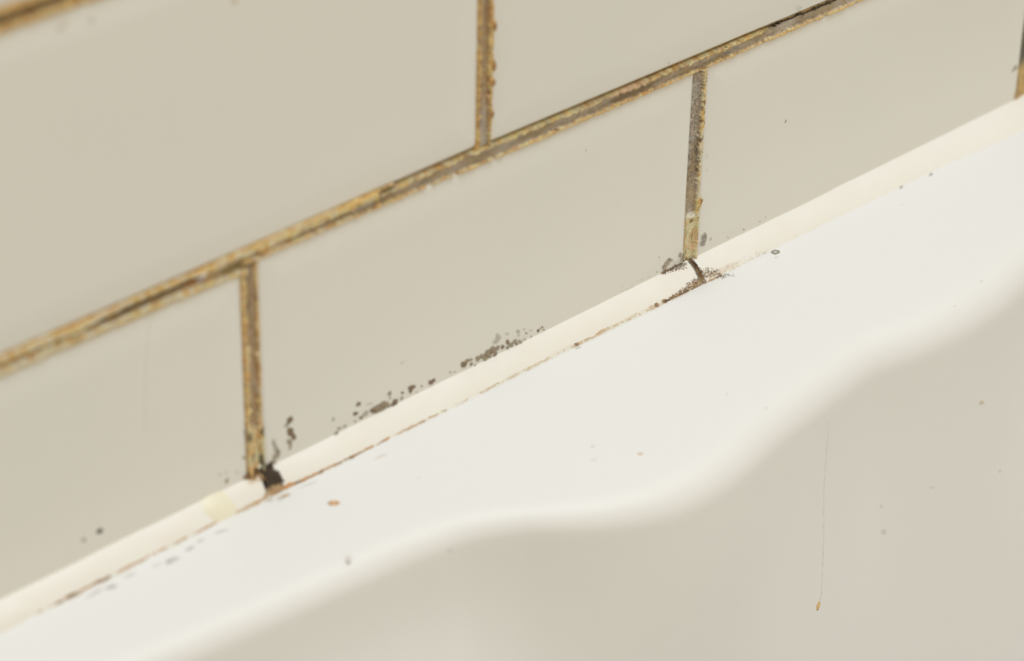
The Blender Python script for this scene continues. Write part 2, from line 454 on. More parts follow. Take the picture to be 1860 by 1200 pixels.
def tile_mesh(corners, seed, cut=False):
    """corners: bl, br, tr, tl as (x, z)"""
    rnd = random.Random(seed)
    bl, br, tr, tl = [np.array(c, float) for c in corners]
    tilt = (rnd.uniform(-.12, .12), rnd.uniform(-.08, .08))
    verts = []
    ring = None
    for inset, depth in PROFILE:
        rad = max(1.2 - inset * 0.3, 0.25)
        pts = []
        for c, sx, sz in ((bl, 1, 1), (br, -1, 1), (tr, -1, -1), (tl, 1, -1)):
            cx = c[0] + sx * (inset + rad); cz = c[1] + sz * (inset + rad)
            a0 = math.atan2(-sz, 0) if sx * sz > 0 else math.atan2(0, -sx)
            for k in range(5):
                # corner arc, walking counter-clockwise seen from the room
                if (sx, sz) == (1, 1): a = math.pi + k * math.pi / 8
                elif (sx, sz) == (-1, 1): a = 1.5 * math.pi + k * math.pi / 8
                elif (sx, sz) == (-1, -1): a = k * math.pi / 8
                else: a = 0.5 * math.pi + k * math.pi / 8
                pts.append((cx + rad * math.cos(a), cz + rad * math.sin(a)))
        ring = len(pts)
        for x, z in pts:
            u = (x - bl[0]) / 148.0 - .5; w = (z - bl[1]) / 75.0 - .5
            # the sides curve less than the long edges; a cut tile has no curve at its foot
            dp = depth if inset < .5 else depth * ((0.25 if cut else 1.0) if w < 0 else 1.0)
            verts.append((x, dp + tilt[0] * u + tilt[1] * w, z))
    faces = []
    for k in range(len(PROFILE) - 1):
        for i in range(ring):
            j = (i + 1) % ring
            faces.append((k * ring + i, k * ring + j, (k + 1) * ring + j, (k + 1) * ring + i))
    faces.append(tuple((len(PROFILE) - 1) * ring + i for i in range(ring)))
    return verts, faces

for ri, (z0, z1) in enumerate(ROWS):
    off = 0.0 if ri % 2 == 0 else 74.4
    k0 = int(math.floor((XLO - off) / PITCH_X)); k1 = int(math.ceil((XHI - off) / PITCH_X))
    for k in range(k0, k1):
        # in the odd rows tile k ends at the joint off + k * PITCH_X
        kk = k if ri % 2 == 0 else k + 1
        xa = off + PITCH_X * k + 2.15; xb = off + PITCH_X * (k + 1) - 2.15
        if ri == 0 and k == 1: xb = 298.0       # this joint stands a little early
        if ri == 0 and k == 2: xa = 302.6
        xa = max(xa, XLO); xb = min(xb, XHI)
        if xb - xa < 25: continue
        h = TILE_FIX.get((ri, kk), (z0, z0, z1, z1))
        v, f = tile_mesh([(xa, h[0]), (xb, h[1]), (xb, h[3]), (xa, h[2])], ri * 100 + k, ri == 0)
        mesh_obj('tile', v, f, M_TILE, wall)

# ------------------------------------------------------------------ stained grout joints
GOLD = alb(238, 194, 126); AMBER = alb(212, 164, 92); BROWN = alb(158, 118, 70); DARK = alb(54, 40, 25)
GREY = alb(186, 173, 150); TAUPE = alb(164, 145, 112); CREAM = alb(238, 218, 180); OLIVE = alb(150, 132, 78)
SLATE = alb(146, 137, 122)

def mixc(a, b, w):
    w = np.asarray(w)[..., None]
    return a * (1 - w) + b * w

def joint(axis, s0, s1, lo, hi, seed, wlo, whi, grey, crack=None, crack_side=1, ds=0.2, dt=0.17, over=(0.25, 0.25), extra=None, cream=None, dirty=None, stain=(.55, .55)):
    """One joint as a relief.  axis 'x': runs along X and lo/hi are its lower and upper edge z(s);
    axis 'z': runs upwards and lo/hi are its edges x(s).  wlo/whi: width of the crust at either edge (mm, f(s));
    grey: how bare the middle is (f(s)); crack: (f(s) width, f(s) offset from the edge)."""
    s = np.arange(s0, s1, ds)
    elo = lo(s); ehi = hi(s)
    n = int((np.mean(ehi - elo) + 2.4) / dt)
    q = np.linspace(0, 1, n)
    T = (elo - 1.2)[:, None] * (1 - q) + (ehi + 1.2)[:, None] * q
    S = np.repeat(s[:, None], n, 1)
    dl = T - elo[:, None]; dh = ehi[:, None] - T
    rag1 = (fbm(S / 1.6, T / 1.6, seed, 3) - .5) * 1.5
    rag2 = (fbm(S / 0.6, T / 0.6, seed + 5, 2) - .5) * 0.9
    fine = fbm(S / 0.35, T / 0.35, seed + 9, 2)
    big = fbm(S / 7.0, T / 2.5, seed + 3, 2)
    ml = sstep(-0.12, 0.22, wlo(S) + rag1 + rag2 - dl)
    mh = sstep(-0.12, 0.22, whi(S) + rag1 - rag2 - dh)
    m = np.maximum(ml, mh)
    h = -1.25 + 0.25 * (fine - .5) + 0.3 * (big - .5)
    crusth = -0.28 + 0.55 * (fbm(S / 0.9, T / 0.9, seed + 21, 3) - .35)
    h = h * (1 - m) + crusth * m
    # ragged rim of the crust on the glaze
    ol = over[0] * np.clip((fbm(S / 2.2, T / 9, seed + 31, 2) - .38) * 4, 0, 2) + 0.4 * rag2
    oh = over[1] * np.clip((fbm(S / 2.2, T / 9, seed + 37, 2) - .38) * 4, 0, 2) + 0.4 * rag2
    out_l = sstep(0.0, 0.25, -dl - ol); out_h = sstep(0.0, 0.25, -dh - oh)
    h = h * (1 - out_l) - 2.0 * out_l
    h = h * (1 - out_h) - 2.0 * out_h
    # colour: bare cement in the middle, gold to brown crust, paler crumbs on top
    bare = mixc(GREY, TAUPE, sstep(.35, .7, big))
    bare = mixc(bare, SLATE, sstep(.55, .75, fbm(S / 2.4, T / 1.2, seed + 41, 3)) * .6)
    g = np.clip(grey(S) + (fbm(S / 4, T / 3, seed + 43, 2) - .5) * .5, 0, 1)
    c0 = mixc(mixc(AMBER, TAUPE, np.full(S.shape, .45)), bare, g)
    cr = mixc(AMBER, GOLD, sstep(.3, .62, fbm(S / 1.1, T / 0.8, seed + 47, 3)))
    cr = mixc(cr, BROWN, sstep(.58, .78, fbm(S / 0.8, T / 0.6, seed + 53, 3)) * .8)
    if cream is not None:
        cr = mixc(cr, CREAM, np.clip(cream(S), 0, 1) * sstep(.4, .6, fbm(S / 1.7, T / 0.9, seed + 59, 3)))
    c = mixc(c0, cr, m)
    if dirty is not None:
        c = mixc(c, BROWN, np.clip(dirty(S, T), 0, 1) * sstep(.42, .6, fbm(S / 0.7, T / 0.7, seed + 67, 3)))
    # thin amber stain where the grout meets the glaze
    edge = np.maximum(np.exp(-(dl / 0.28) ** 2) * stain[0], np.exp(-(dh / 0.28) ** 2) * stain[1])
    c = mixc(c, AMBER, edge)
    if crack is not None:
        wc, oc = crack[:2]
        d = dh if crack_side > 0 else dl
        dist = np.abs(d - oc(S) - .25 * (fbm(S / 3, S * 0, seed + 61, 3) - .5)) - wc(S) * (.55 + .9 * fbm(S / 1.2, S * 0, seed + 71, 2))
        k = 1 - sstep(0.0, 0.16, dist)
        kc = 1 - sstep(0.12, 0.42, dist)        # mould stain, spread past the crack to paint shade on its lit wall
        if len(crack) > 2:      # the grout has come away from the tile: open up to its edge
            op = (d < oc(S)) * (crack[2](S) > .5) * (d > -.9)
            k = np.maximum(k, op); kc = np.maximum(kc * (1 - .6 * (crack[2](S) > .5) * (wc(S) < .3)), op)
        k = k * (wc(S) > 0.02); kc = kc * (wc(S) > 0.02)
        h = h * (1 - k) - 4.2 * k
        c = mixc(c, DARK, kc)
    if extra is not None:
        h, c = extra(S, T, h, c)
    if axis == 'x':
        V = np.stack([S, -h, T], -1).reshape(-1, 3)
        F = grid_faces(len(s), n)
    else:
        V = np.stack([T, -h, S], -1).reshape(-1, 3)
        F = grid_faces(len(s), n, True)
    rgba = np.concatenate([c, np.ones(c.shape[:2] + (1,))], -1).reshape(-1, 4)
    return mesh_obj('grout_joint', V, F, M_GROUT, wall, rgba)

def tab(*pts):
    xs = [p[0] for p in pts]; ys = [p[1] for p in pts]
    return lambda s: np.interp(s, xs, ys)

def blob(S, T, s, t, rs, rt, ang=0.0):
    a = math.radians(ang)
    u = (S - s) * math.cos(a) + (T - t) * math.sin(a); w = -(S - s) * math.sin(a) + (T - t) * math.cos(a)
    return sstep(1.25, 0.6, np.sqrt((u / rs) ** 2 + (w / rt) ** 2))

# the long joint
def ex_main(S, T, h, c):
    k = blob(S, T, -4.6, -1.4, 3.2, 1.0)                   # olive hollow left of the short joint
    h = h - 0.5 * k; c = mixc(c, OLIVE, k * .8)
    k = blob(S, T, -14.0, 0.0, .55, 1.6)                   # pale sliver
    h = h + 0.5 * k; c = mixc(c, alb(206, 196, 190), k)
    k = blob(S, T, -16.5, -.6, 1.6, .8)
    c = mixc(c, alb(190, 130, 70), k * .8)
    k = blob(S, T, 122, .2, 10, .8) * sstep(.35, .6, fbm(S / .5, T / .5, 5, 2))   # pinkish crumbly lip
    c = mixc(c, alb(200, 160, 122), blob(S, T, 124, 1.2, 9, .6) * .7)
    h = h + .25 * k
    k = blob(S, T, 128, -.6, 12, .8)
    c = mixc(c, alb(128, 112, 90), k * .6)
    k = blob(S, T, 38, 2.1, 7, .8)                         # lump over the upper glaze
    h = h + .35 * k
    return h, c
joint('x', -200, 400, tab((-125, -2.5), (-42, -2.4), (-15, -2.9), (-2.3, -3.5), (-1.9, -1.2), (2, -1.2), (57, -1.7), (94, -2.2), (265, -2.4)),
      tab((-125, 2.0), (-42, 1.8), (-15, 1.8), (-5, 2.4), (57, 2.9), (74, 3.1), (76, 2.8), (150, 2.1), (265, 1.5)), 11,
      tab((-125, 1.7), (-60, 1.7), (-40, 1.2), (-20, 1.3), (0, .8), (30, .8), (60, .35), (88, .6), (100, .9), (118, .8), (150, .55), (180, .5), (265, .7)),
      tab((-125, 1.9), (-45, 1.9), (-38, 1.3), (-12, 1.6), (0, 1.9), (30, 2.0), (70, 1.6), (100, 1.45), (130, 1.6), (150, 1.45), (170, 1.4), (190, 1.0), (265, .9)),
      tab((-125, .25), (-45, .25), (-10, .35), (10, .7), (50, .9), (100, 1), (170, .9), (265, .8)),
      crack=(tab((-125, 0), (-46, 0), (-42, .45), (-30, .75), (-17, .65), (-14, 0), (36, 0), (50, .08), (75, .12), (110, .18), (150, .14), (176, .14), (183, .42), (205, .55), (265, .55)),
             tab((-125, .5), (-46, 1.9), (-30, 1.5), (-16, 1.5), (10, .8), (50, .15), (60, .2), (110, .28), (176, .22), (186, .5), (265, .65)),
             tab((-125, 0), (44, 0), (46, 1), (265, 1))),
      over=(.16, .14), extra=ex_main, cream=tab((-125, .9), (-30, .8), (0, .6), (30, .4), (80, .3), (265, .15)), dirty=lambda S, T: .35 * np.exp(-((S - 128) / 18) ** 2))

# the joint above it
joint('x', -200, 300, lambda s: 77.15 + s * 0, lambda s: 81.7 + s * 0, 77, tab((-130, 1.3), (40, 1.3)), tab((-130, .9), (40, .9)), tab((-130, .3), (40, .3)),
      crack=(tab((-130, .5), (-62, .5), (-50, .45), (-30, .4), (40, .3)), tab((-130, 1.9), (-60, 2.1), (-52, 1.7), (-30, 1.4), (40, 1))), over=(.2, .1),
      dirty=lambda S, T: .9 * np.exp(-((S + 62) / 8) ** 2) + .5, ds=.3, dt=.22)

# short joint between the first and second lower tile
def ex_l1(S, T, h, c):
    k = sstep(-46, -48.5, S) * (np.abs(T) < 2.3)
    h = h + k * .55; c = mixc(c, mixc(alb(224, 178, 116), alb(236, 204, 152), sstep(.35, .65, fbm(S / 2, T / .7, 4, 3))), k * .85)
    for s, t, rs, rt in ((-48.6, -1.9, 1.6, .6), (-48.6, 1.9, 1.6, .5), (-55, -1.1, 1.6, .7), (-57.5, 1.7, 2.5, .5), (-59.5, -.8, 1.3, .9)):
        b = blob(S, T, s, t, rs, rt); c = mixc(c, DARK, b * .75)
    b = blob(S, T, -58.8, 1.1, .8, .8); h = h + b * .6; c = mixc(c, CREAM, b)
    b = blob(S, T, -9, -.3, 8, .5); c = mixc(c, DARK, b * .5)
    return h, c
joint('z', -62.5, -1.6, lambda s: -2.15 + s * 0, lambda s: 2.15 + s * 0, 23, tab((-62, 1.2), (-1, 1.2)), tab((-62, .7), (-1, .65)),
      tab((-62, .5), (-20, .6), (-1, .8)), over=(.14, .14), extra=ex_l1, cream=tab((-62, .4), (-1, .2)), dirty=lambda S, T: .35 + 0 * S)

# short joint of the upper course
def ex_l2(S, T, h, c):
    for s, t, rs, rt in ((34.5, 76.9, 1.3, .6), (24, 76.9, 1.5, .5), (19.5, 76.8, 1.0, .6), (11, 76.6, 1.2, .4)):
        b = blob(S, T, s, t, rs, rt); h = np.maximum(h, -.3 + .65 * b) * (b > .02) + h * (b <= .02); c = mixc(c, BROWN, b)
    for s, t, rs, rt in ((25.5, 73.4, 1.3, .5), (19, 73.9, 1.1, .4), (8.5, 73.3, 1.0, .35), (15, 73.4, 2, .4)):
        b = blob(S, T, s, t, rs, rt); c = mixc(c, OLIVE * .6, b * .7)
    return h, c
joint('z', 2.6, 77.6, lambda s: 72.3 + s * 0, lambda s: 76.55 + s * 0, 31, tab((2, .4), (77, .55)), tab((2, .35), (12, .8), (30, 1.25), (77, 1.4)),
      tab((2, 1), (14, .75), (77, .5)), over=(.08, .22), extra=ex_l2, dirty=lambda S, T: .45 * sstep(5, 15, S))

# short joint between the second and third lower tile, the one in focus
def ex_l3(S, T, h, c):
    gr = sstep(.5, .62, vnoise(S / .33, T / .33, 3)) * (T < 154.0) * sstep(-42, -30, S)
    h = h + .18 * gr; c = mixc(c, DARK, gr * .45)
    k = sstep(-45.3, -47.0, S) * (T > 150.2) * (T < 155.4)
    h = np.where((T > 150.9) & (T < 155.0), h + k * .65, h)
    c = mixc(c, mixc(alb(234, 203, 153), alb(212, 181, 128), sstep(.4, .6, fbm(S / 1.5, T / .8, 8, 2))), k * .9)
    b = blob(S, T, -46.2, 152.6, .8, 2.2, 8); h = h + .35 * b; c = mixc(c, CREAM, b * .7)
    b = blob(S, T, -43.8, 155.3, 1.5, .65, 20); h = np.maximum(h, h * (1 - b) + .3 * b); c = mixc(c, mixc(GOLD, BROWN, sstep(.4, .6, fbm(S / .5, T / .4, 6, 2))), b * .8)
    b = blob(S, T, -42.6, 155.9, .9, .45, 30); h = np.maximum(h, h * (1 - b) + .3 * b); c = mixc(c, BROWN, b * .8)
    for s, t, rs, rt in ((-57, 151.5, 1.2, .25), (-51, 151.3, 1.0, .2), (-56.5, 152.5, .3, .3), (-48, 153.0, .6, .8), (-53, 153.6, 2.5, .25), (-60, 151.8, 1.3, .5)):
        b = blob(S, T, s, t, rs, rt); c = mixc(c, OLIVE * .55, b * .75)
    sp = sstep(.60, .72, fbm(S / .55, T / .45, 77, 2)) * (T > 153.6) * sstep(-40, -20, S)
    c = mixc(c, alb(104, 76, 48), sp * .85); h = h + sp * .12
    b = blob(S, T, -30, 154.3, 3.5, .16); c = mixc(c, DARK, b * .8); h = h - b * .8
    return h, c
joint('z', -62.5, -1.6, tab((-62.5, 150.85), (-1, 150.95)), tab((-62.5, 155.1), (-1, 155.15)), 47, tab((-62, -.5), (-1, -.5)), tab((-62, .75), (-40, .8), (-28, 1.1), (-20, .9), (-1, .9)),
      tab((-62, .9), (-1, .95)), over=(.05, .15), extra=ex_l3, cream=tab((-62, .8), (-25, .6), (-1, .3)), ds=.14, dt=.12, stain=(0, .4))

# the next one to the right, and the plain neighbours outside the view
def ex_r(S, T, h, c):
    k = sstep(-46, -50, S); c = mixc(c, mixc(AMBER, GOLD, .5 + 0 * S), k * .8)
    k = sstep(-52, -46, S) * sstep(-30, -38, S); c = mixc(c, alb(74, 84, 76), k * .8)
    b = blob(S, T, -56, 298.1, 5, 1.6); c = mixc(c, alb(176, 150, 100), b * .8)
    return h, c
joint('z', -62.5, -1.6, lambda s: 297.9 + s * 0, lambda s: 302.7 + s * 0, 53, tab((-62, 1.3), (-48, .9), (-44, .2), (-1, .2)), tab((-62, .9), (-1, .7)), tab((-62, .6), (-1, .9)), over=(.35, .1), extra=ex_r, ds=.3, dt=.22)
joint('z', 2.6, 77.6, lambda s: -80.75 + s * 0, lambda s: -76.45 + s * 0, 59, tab((2, .5), (77, .5)), tab((2, .9), (77, .9)), tab((2, .6), (77, .6)), ds=.3, dt=.22)
joint('z', 2.6, 77.6, lambda s: 225.25 + s * 0, lambda s: 229.55 + s * 0, 61, tab((2, .5), (77, .5)), tab((2, .9), (77, .9)), tab((2, .6), (77, .6)), ds=.3, dt=.22)

# hairline in the glaze of the first lower tile
pl, pts = PATHS['hair']
V = []; 
P_ = np.array([[np.interp(t, np.linspace(0, 1, len(pts)), [p[k] for p in pts]) for k in (0, 1)] for t in np.linspace(0, 1, 60)])
for x, z in P_:
    V += [(x - .16, -.03, z), (x, -.06, z), (x + .16, -.03, z)]
aa = np.repeat(0.11 * (0.5 + fbm(np.arange(60) / 5, np.zeros(60), 2)), 3)
rgba = np.concatenate([np.tile(alb(196, 184, 150), (180, 1)), aa[:, None]], 1)
mesh_obj('hairline_crack', V, grid_faces(60, 3), M_MOULD, wall, rgba)

# ------------------------------------------------------------------ bathtub
RIM = -64.5
# where the flat rim begins to turn down into the basin (x, y), and the radius of that turn
EDGE = [(-520, -34), (-300, -30), (-150, -28), (-90, -28.5), (-65, -29.5), (-48, -32.0), (-29, -34.0), (-2, -36.2), (14, -37.6), (29, -40.5), (40, -46), (49, -52.5), (60, -59.0), (72, -62.8), (84, -63.8), (97, -62.2),
        (115, -57.4), (131, -55.2), (146, -53.4), (156, -52.0), (163, -51.6), (170, -52.8), (181, -54.6), (196, -55.2), (213, -53.6), (224, -51.2), (234, -49.4), (260, -45), (300, -41), (400, -38), (700, -38), (1000, -38)]
ex_ = np.array([e[0] for e in EDGE], float); ey_ = np.array([e[1] for e in EDGE], float) + 1.7
_xf = np.arange(-520, 1000, 1.0)
_yf = np.interp(_xf, ex_, ey_)
_k = np.exp(-0.5 * (np.arange(-12, 13) / 2.6) ** 2); _k /= _k.sum()
_yf = np.convolve(np.pad(_yf, 12, mode='edge'), _k, 'valid')
edge_y = lambda x: np.interp(x, _xf, _yf)
edge_r = lambda x: np.interp(x, [-520, -60, 20, 45, 75, 110, 160, 230, 400], [7, 6.5, 6.5, 6.0, 8.5, 9.5, 9.5, 10.5, 12])
XA, XB, YN = -470.0, 930.0, -640.0     # basin: ends and near side
far_x = np.concatenate([np.linspace(XA + 110, -120, 24, endpoint=False), np.linspace(-120, 300, 281, endpoint=False), np.linspace(300, XB - 110, 30)])
inner = [(x, edge_y(x), edge_r(x)) for x in far_x]
outer = [(x, 4.0) for x in far_x]
def corner(cx, cy, rad, a0, a1, n=10):
    return [(cx + rad * math.cos(a0 + (a1 - a0) * k / n), cy + rad * math.sin(a0 + (a1 - a0) * k / n), 10.0) for k in range(1, n + 1)]
yr = float(edge_y(XB - 110)); yl = float(edge_y(XA + 110))
OX0, OX1, OY0 = -560.0, 1020.0, -720.0
def add_seg(pts, outs):
    inner.extend(pts); outer.extend(outs)
c = corner(XB - 110, yr - 110, 110, math.pi / 2, 0)
add_seg(c, [(XB - 110 + (OX1 - XB + 110) * min(1, 2 * k / len(c)), 4.0 if 2 * k <= len(c) else 4.0 + (yr - 110 - 4.0) * (2 * k / len(c) - 1)) for k in range(1, len(c) + 1)])
ys = np.linspace(yr - 110, YN + 110, 14)[1:]
add_seg([(XB, y, 10.0) for y in ys], [(OX1, y) for y in ys])
c = corner(XB - 110, YN + 110, 110, 0, -math.pi / 2)
add_seg(c, [(OX1 if 2 * k <= len(c) else OX1 - (OX1 - XB + 110) * (2 * k / len(c) - 1), YN + 110 + (OY0 - YN - 110) * min(1, 2 * k / len(c))) for k in range(1, len(c) + 1)])
xs = np.linspace(XB - 110, XA + 110, 40)[1:]
add_seg([(x, YN, 10.0) for x in xs], [(x, OY0) for x in xs])
c = corner(XA + 110, YN + 110, 110, -math.pi / 2, -math.pi)
add_seg(c, [(XA + 110 + (OX0 - XA - 110) * min(1, 2 * k / len(c)), OY0 if 2 * k <= len(c) else OY0 + (YN + 110 - OY0) * (2 * k / len(c) - 1)) for k in range(1, len(c) + 1)])
ys = np.linspace(YN + 110, yl - 110, 14)[1:]
add_seg([(XA, y, 10.0) for y in ys], [(OX0, y) for y in ys])
c = corner(XA + 110, yl - 110, 110, -math.pi, -1.5 * math.pi)[:-1]
add_seg(c, [(OX0 if 2 * k <= len(c) else OX0 + (XA + 110 - OX0) * (2 * k / len(c) - 1) * .98, yl - 110 + (4.0 - yl + 110) * min(1, 2 * k / len(c))) for k in range(1, len(c) + 1)])
I = np.array([p[:2] for p in inner]); RR = np.array([p[2] for p in inner]); O = np.array(outer)
NP = len(I)
d = np.roll(I, -1, 0) - np.roll(I, 1, 0)
d /= np.linalg.norm(d, axis=1)[:, None]
N = np.stack([d[:, 1], -d[:, 0]], 1)       # towards the inside of the basin
CEN = I.mean(0)
# the wall of the basin loses the waviness of the rim as it goes down
nfar = len(far_x)
plain_y = np.full(NP, np.nan)
plain_y[:nfar] = -58.0
DRAFT = math.radians(2.5)
loops = []
def loop(xy, z): loops.append(np.concatenate([xy, np.full((NP, 1), z) if np.isscalar(z) else np.asarray(z)[:, None]], 1))
OC = O - (O - np.array([(OX0 + OX1) / 2, (4.0 + OY0) / 2])) * 0
loop(O, FLOORZ); loop(O, RIM - 6.0)
inw = np.sign(np.array([(OX0 + OX1) / 2, (4.0 + OY0) / 2]) - O)
edge_in = np.stack([np.where(np.abs(O[:, 0] - OX0) < 1, 1.0, np.where(np.abs(O[:, 0] - OX1) < 1, -1.0, 0)), np.where(np.abs(O[:, 1] - OY0) < 1, 1.0, np.where(np.abs(O[:, 1] - 4.0) < 1, -1.0, 0))], 1)
loop(O + edge_in * 1.2, RIM - 1.5); loop(O + edge_in * 4.0, RIM)
O2 = O + edge_in * 4.0
for t in (.2, .5, .8, .95):
    loop(O2 * (1 - t) + I * t, RIM)
for k in range(0, 13):
    a = (math.pi / 2 - DRAFT) * k / 12
    loop(I + N * (RR * math.sin(a))[:, None], RIM - RR * (1 - math.cos(a)))
base_xy = loops[-1][:, :2].copy(); base_z = loops[-1][:, 2].copy()
WALL_D = [2, 5, 9, 14, 20, 28, 38, 50, 65, 85, 110, 150, 200, 250, 290]
def wall_xy(dep):
    xy = base_xy + N * (dep * math.tan(DRAFT))
    w = float(sstep(10, 100, dep))
    tgt = np.array(xy)
    tgt[:nfar, 1] = -66.0 - dep * math.tan(DRAFT)
    tgt[:nfar, 0] = I[:nfar, 0]
    fade = np.zeros(NP); fade[:nfar] = sstep(XA + 130, XA + 260, far_x) * sstep(XB - 130, XB - 260, far_x)
    ww = (w * fade)[:, None]
    return xy * (1 - ww) + tgt * ww
for dep in WALL_D:
    loop(wall_xy(dep), base_z * max(0, 1 - dep / 60) + (RIM - 8) * min(1, dep / 60) - dep)
last = loops[-1][:, :2]; lz = loops[-1][:, 2]
for k in range(1, 8):
    a = math.pi / 2 * k / 7
    c2 = CEN + (last - CEN) * (1 - 0.10 * math.sin(a) if k else 1)
    # basin floor turns in over a 60 mm radius
    loop(last + (CEN - last) / np.linalg.norm(CEN - last, axis=1)[:, None] * (60 * (1 - math.cos(a))), lz - 60 * math.sin(a))
fl = loops[-1][:, :2]; fz = loops[-1][:, 2]
for t in (.25, .55, .85):
    loop(fl * (1 - t) + CEN * t, fz * (1 - t) + (RIM - 366.0) * t)
V = np.concatenate(loops, 0)
F = []
for k in range(len(loops) - 1):
    a = k * NP + np.arange(NP); b2 = k * NP + (np.arange(NP) + 1) % NP
    F += np.stack([a, b2, b2 + NP, a + NP], 1).tolist()
V = np.concatenate([V, [[CEN[0], CEN[1], RIM - 367.0]]], 0)
base = (len(loops) - 1) * NP
F += [[base + i, base + (i + 1) % NP, len(V) - 1] for i in range(NP)]
F = [f[::-1] for f in F]
tub = empty('bathtub', (0, 0, 0))
tag(tub, 'white bathtub with a flat rim and a wavy rounded inner edge', 'bathtub')
body = mesh_obj('tub_body', V, F, M_TUB, tub)

# height-field of the basin wall behind the rim: y at (x, z)
wl = np.array(loops[8:8 + 13 + len(WALL_D)])[:, :nfar, :]
def basin_y(x, z):
    best = []
    for L in wl:
        o_ = np.argsort(L[:, 0])
        best.append((np.interp(x, L[o_, 0], L[o_, 2]), np.interp(x, L[o_, 0], L[o_, 1])))
    zz = np.array([q[0] for q in best])[::-1]; yy = np.array([q[1] for q in best])[::-1]
    return float(np.interp(z, zz, yy))

# ------------------------------------------------------------------ sealant bead
be_x = [p[0] for p in BEAD_EDGE]; be_y = [p[1] for p in BEAD_EDGE]
def leg_y(x):
    return -np.interp(x, be_x, np.convolve(np.pad(be_y, 1, mode='edge'), [.25, .5, .25], 'valid'))
def leg_z(x):
    return 4.6 + 0.5 * (fbm(np.asarray(x) / 40.0, np.zeros_like(np.asarray(x, float)), 91, 2) - .5)
def bead_pt(x, q, k=1.0, off=0.0):
    """x along the bead, q 0 (tile) .. 1 (rim), k size of the bead, off outwards"""
    x = np.asarray(x, float); q = np.asarray(q, float)
    ly = leg_y(x) * k; lz_ = leg_z(x) * k
    bulge = 0.45 * k * 4 * q * (1 - q) + off
    y = -ly * q - 0.68 * bulge
    z = RIM + lz_ * (1 - q) + 0.73 * bulge
    return np.stack(np.broadcast_arrays(x, y, z), -1)

seal = empty('sealant_bead', (0, 0, 0))
tag(seal, 'cream white silicone sealant bead running between tiles and bathtub rim', 'sealant')
def strip(x0, x1, cut0, cut1, slope0=0.0, slope1=0.0, t0=1.6, t1=1.6, k0=.45):
    xs = np.arange(x0, x1 + .01, 0.5)
    q = np.linspace(-0.06, 1.04, 17)
    X = np.repeat(xs[:, None], len(q), 1); Q = np.repeat(q[None, :], len(xs), 0)
    k = np.ones_like(X)
    if cut0 is not None: k = np.minimum(k, sstep(0, t0, X - (cut0 + slope0 * (Q - .5)) + .5 * (fbm(X, Q * 6, 5) - .5)))
    if cut1 is not None: k = np.minimum(k, sstep(0, t1, (cut1 + slope1 * (Q - .5)) - X + .5 * (fbm(X, Q * 6, 6) - .5)))
    k = k0 + (1 - k0) * k + 0.05 * (fbm(X / 9.0, Q * 2, 13, 2) - .5)
    P = bead_pt(X, Q, k)
    V = P.reshape(-1, 3)
    return mesh_obj('bead_strip', V, grid_faces(len(xs), len(q)), M_SEAL, seal)
strip(-560, 1.4, None, 1.2, 0, -.6)
strip(1.9, 152.6, 3.2, 152.5, .8, -.4, 1.6, .8, .5)
strip(152.5, 1000, 152.7, None, -.8, 0, .9, 1, .6)
# yellowed dab over the bead
xs = np.linspace(-20, -7, 40); q = np.linspace(-.25, 1.3, 30)
X, Q = np.meshgrid(xs, q, indexing='ij')
rho = np.sqrt(((X + 13.7 - 1.1 * (Q - .5)) / 3.9) ** 2 + ((Q - .52) / .82) ** 2) + .12 * (fbm(X / 2, Q * 3, 3) - .5)
V = bead_pt(X, np.clip(Q, -.1, 1.25), 1.0, 0.62 * (1 - rho ** 2.2).clip(-1, 1)).reshape(-1, 3)
mesh_obj('repair_dab', V, grid_faces(40, 30), M_PATCH, seal)['label'] = 'yellowed dab of old silicone'
# thick smear at the near end
xs = np.linspace(-86, -60, 40)
X, Q = np.meshgrid(xs, np.linspace(-.1, 1.5, 30), indexing='ij')
rho = np.sqrt(((X + 77) / 10) ** 2 + ((Q - .75) / .62) ** 2) + .3 * (fbm(X / 3, Q * 3, 8) - .5)
V = bead_pt(X, np.clip(Q, -.1, 1.5), 1.0, .55 * (1 - rho ** 2).clip(-1.2, 1)).reshape(-1, 3)
V[:, 2] = np.maximum(V[:, 2], RIM - .5)
mesh_obj('repair_dab', V, grid_faces(40, 30), M_SEAL, seal)

# ------------------------------------------------------------------ grime line along the lower edge of the bead
SEAM_A = [0.15, .05, .6, .8, .85, .7, .6, .6, .7, .95, .8, .65, .6, .1, .45, .45, .42, .6, .5, .45, .5, .10, .06, .06]
SEAM_W = [.5, .2, .35, .5, .5, .4, .4, .6, .8, .55, .38, .3, .28, .2, .3, .4, .5, .6, .6, .8, 1.0, .7, .3, .3]
SEAM_D = [.3, .3, .5, .8, .8, .6, .5, .35, .6, 1.15, 1.0, .75, .65, .3, .35, .25, .25, .4, .3, .4, .8, .3, .2, .2]
xs = np.arange(-82, 310, 0.18); t = np.linspace(-1.5, 1.5, 26)
X, T = np.meshgrid(xs, t, indexing='ij')
A0 = np.interp(X, SEAM_X, SEAM_A); W0 = np.interp(X, SEAM_X, SEAM_W); D0 = np.interp(X, SEAM_X, SEAM_D) * sstep(162, 156, X)
A0 = A0 * (1 - .55 * sstep(154, 159, X)) * (1 - .5 * sstep(134, 140, X) * sstep(157, 153, X))
wob = .4 * (fbm(X / 6, X * 0, 3, 3) - .5) + .45 * (fbm(X / 1.3, X * 0, 4, 2) - .5)
dd = np.abs(T - wob)
lv = .55 * fbm(X / 3.0, X * 0, 7, 3) + .45 * fbm(X / .7, T / .5, 9, 3)
core = sstep(1.0, .35, dd / (W0 * (.2 + 1.6 * fbm(X / 2.2, X * 0, 15, 3)))) * sstep(.36, .52, lv + .18 * (A0 - .5))
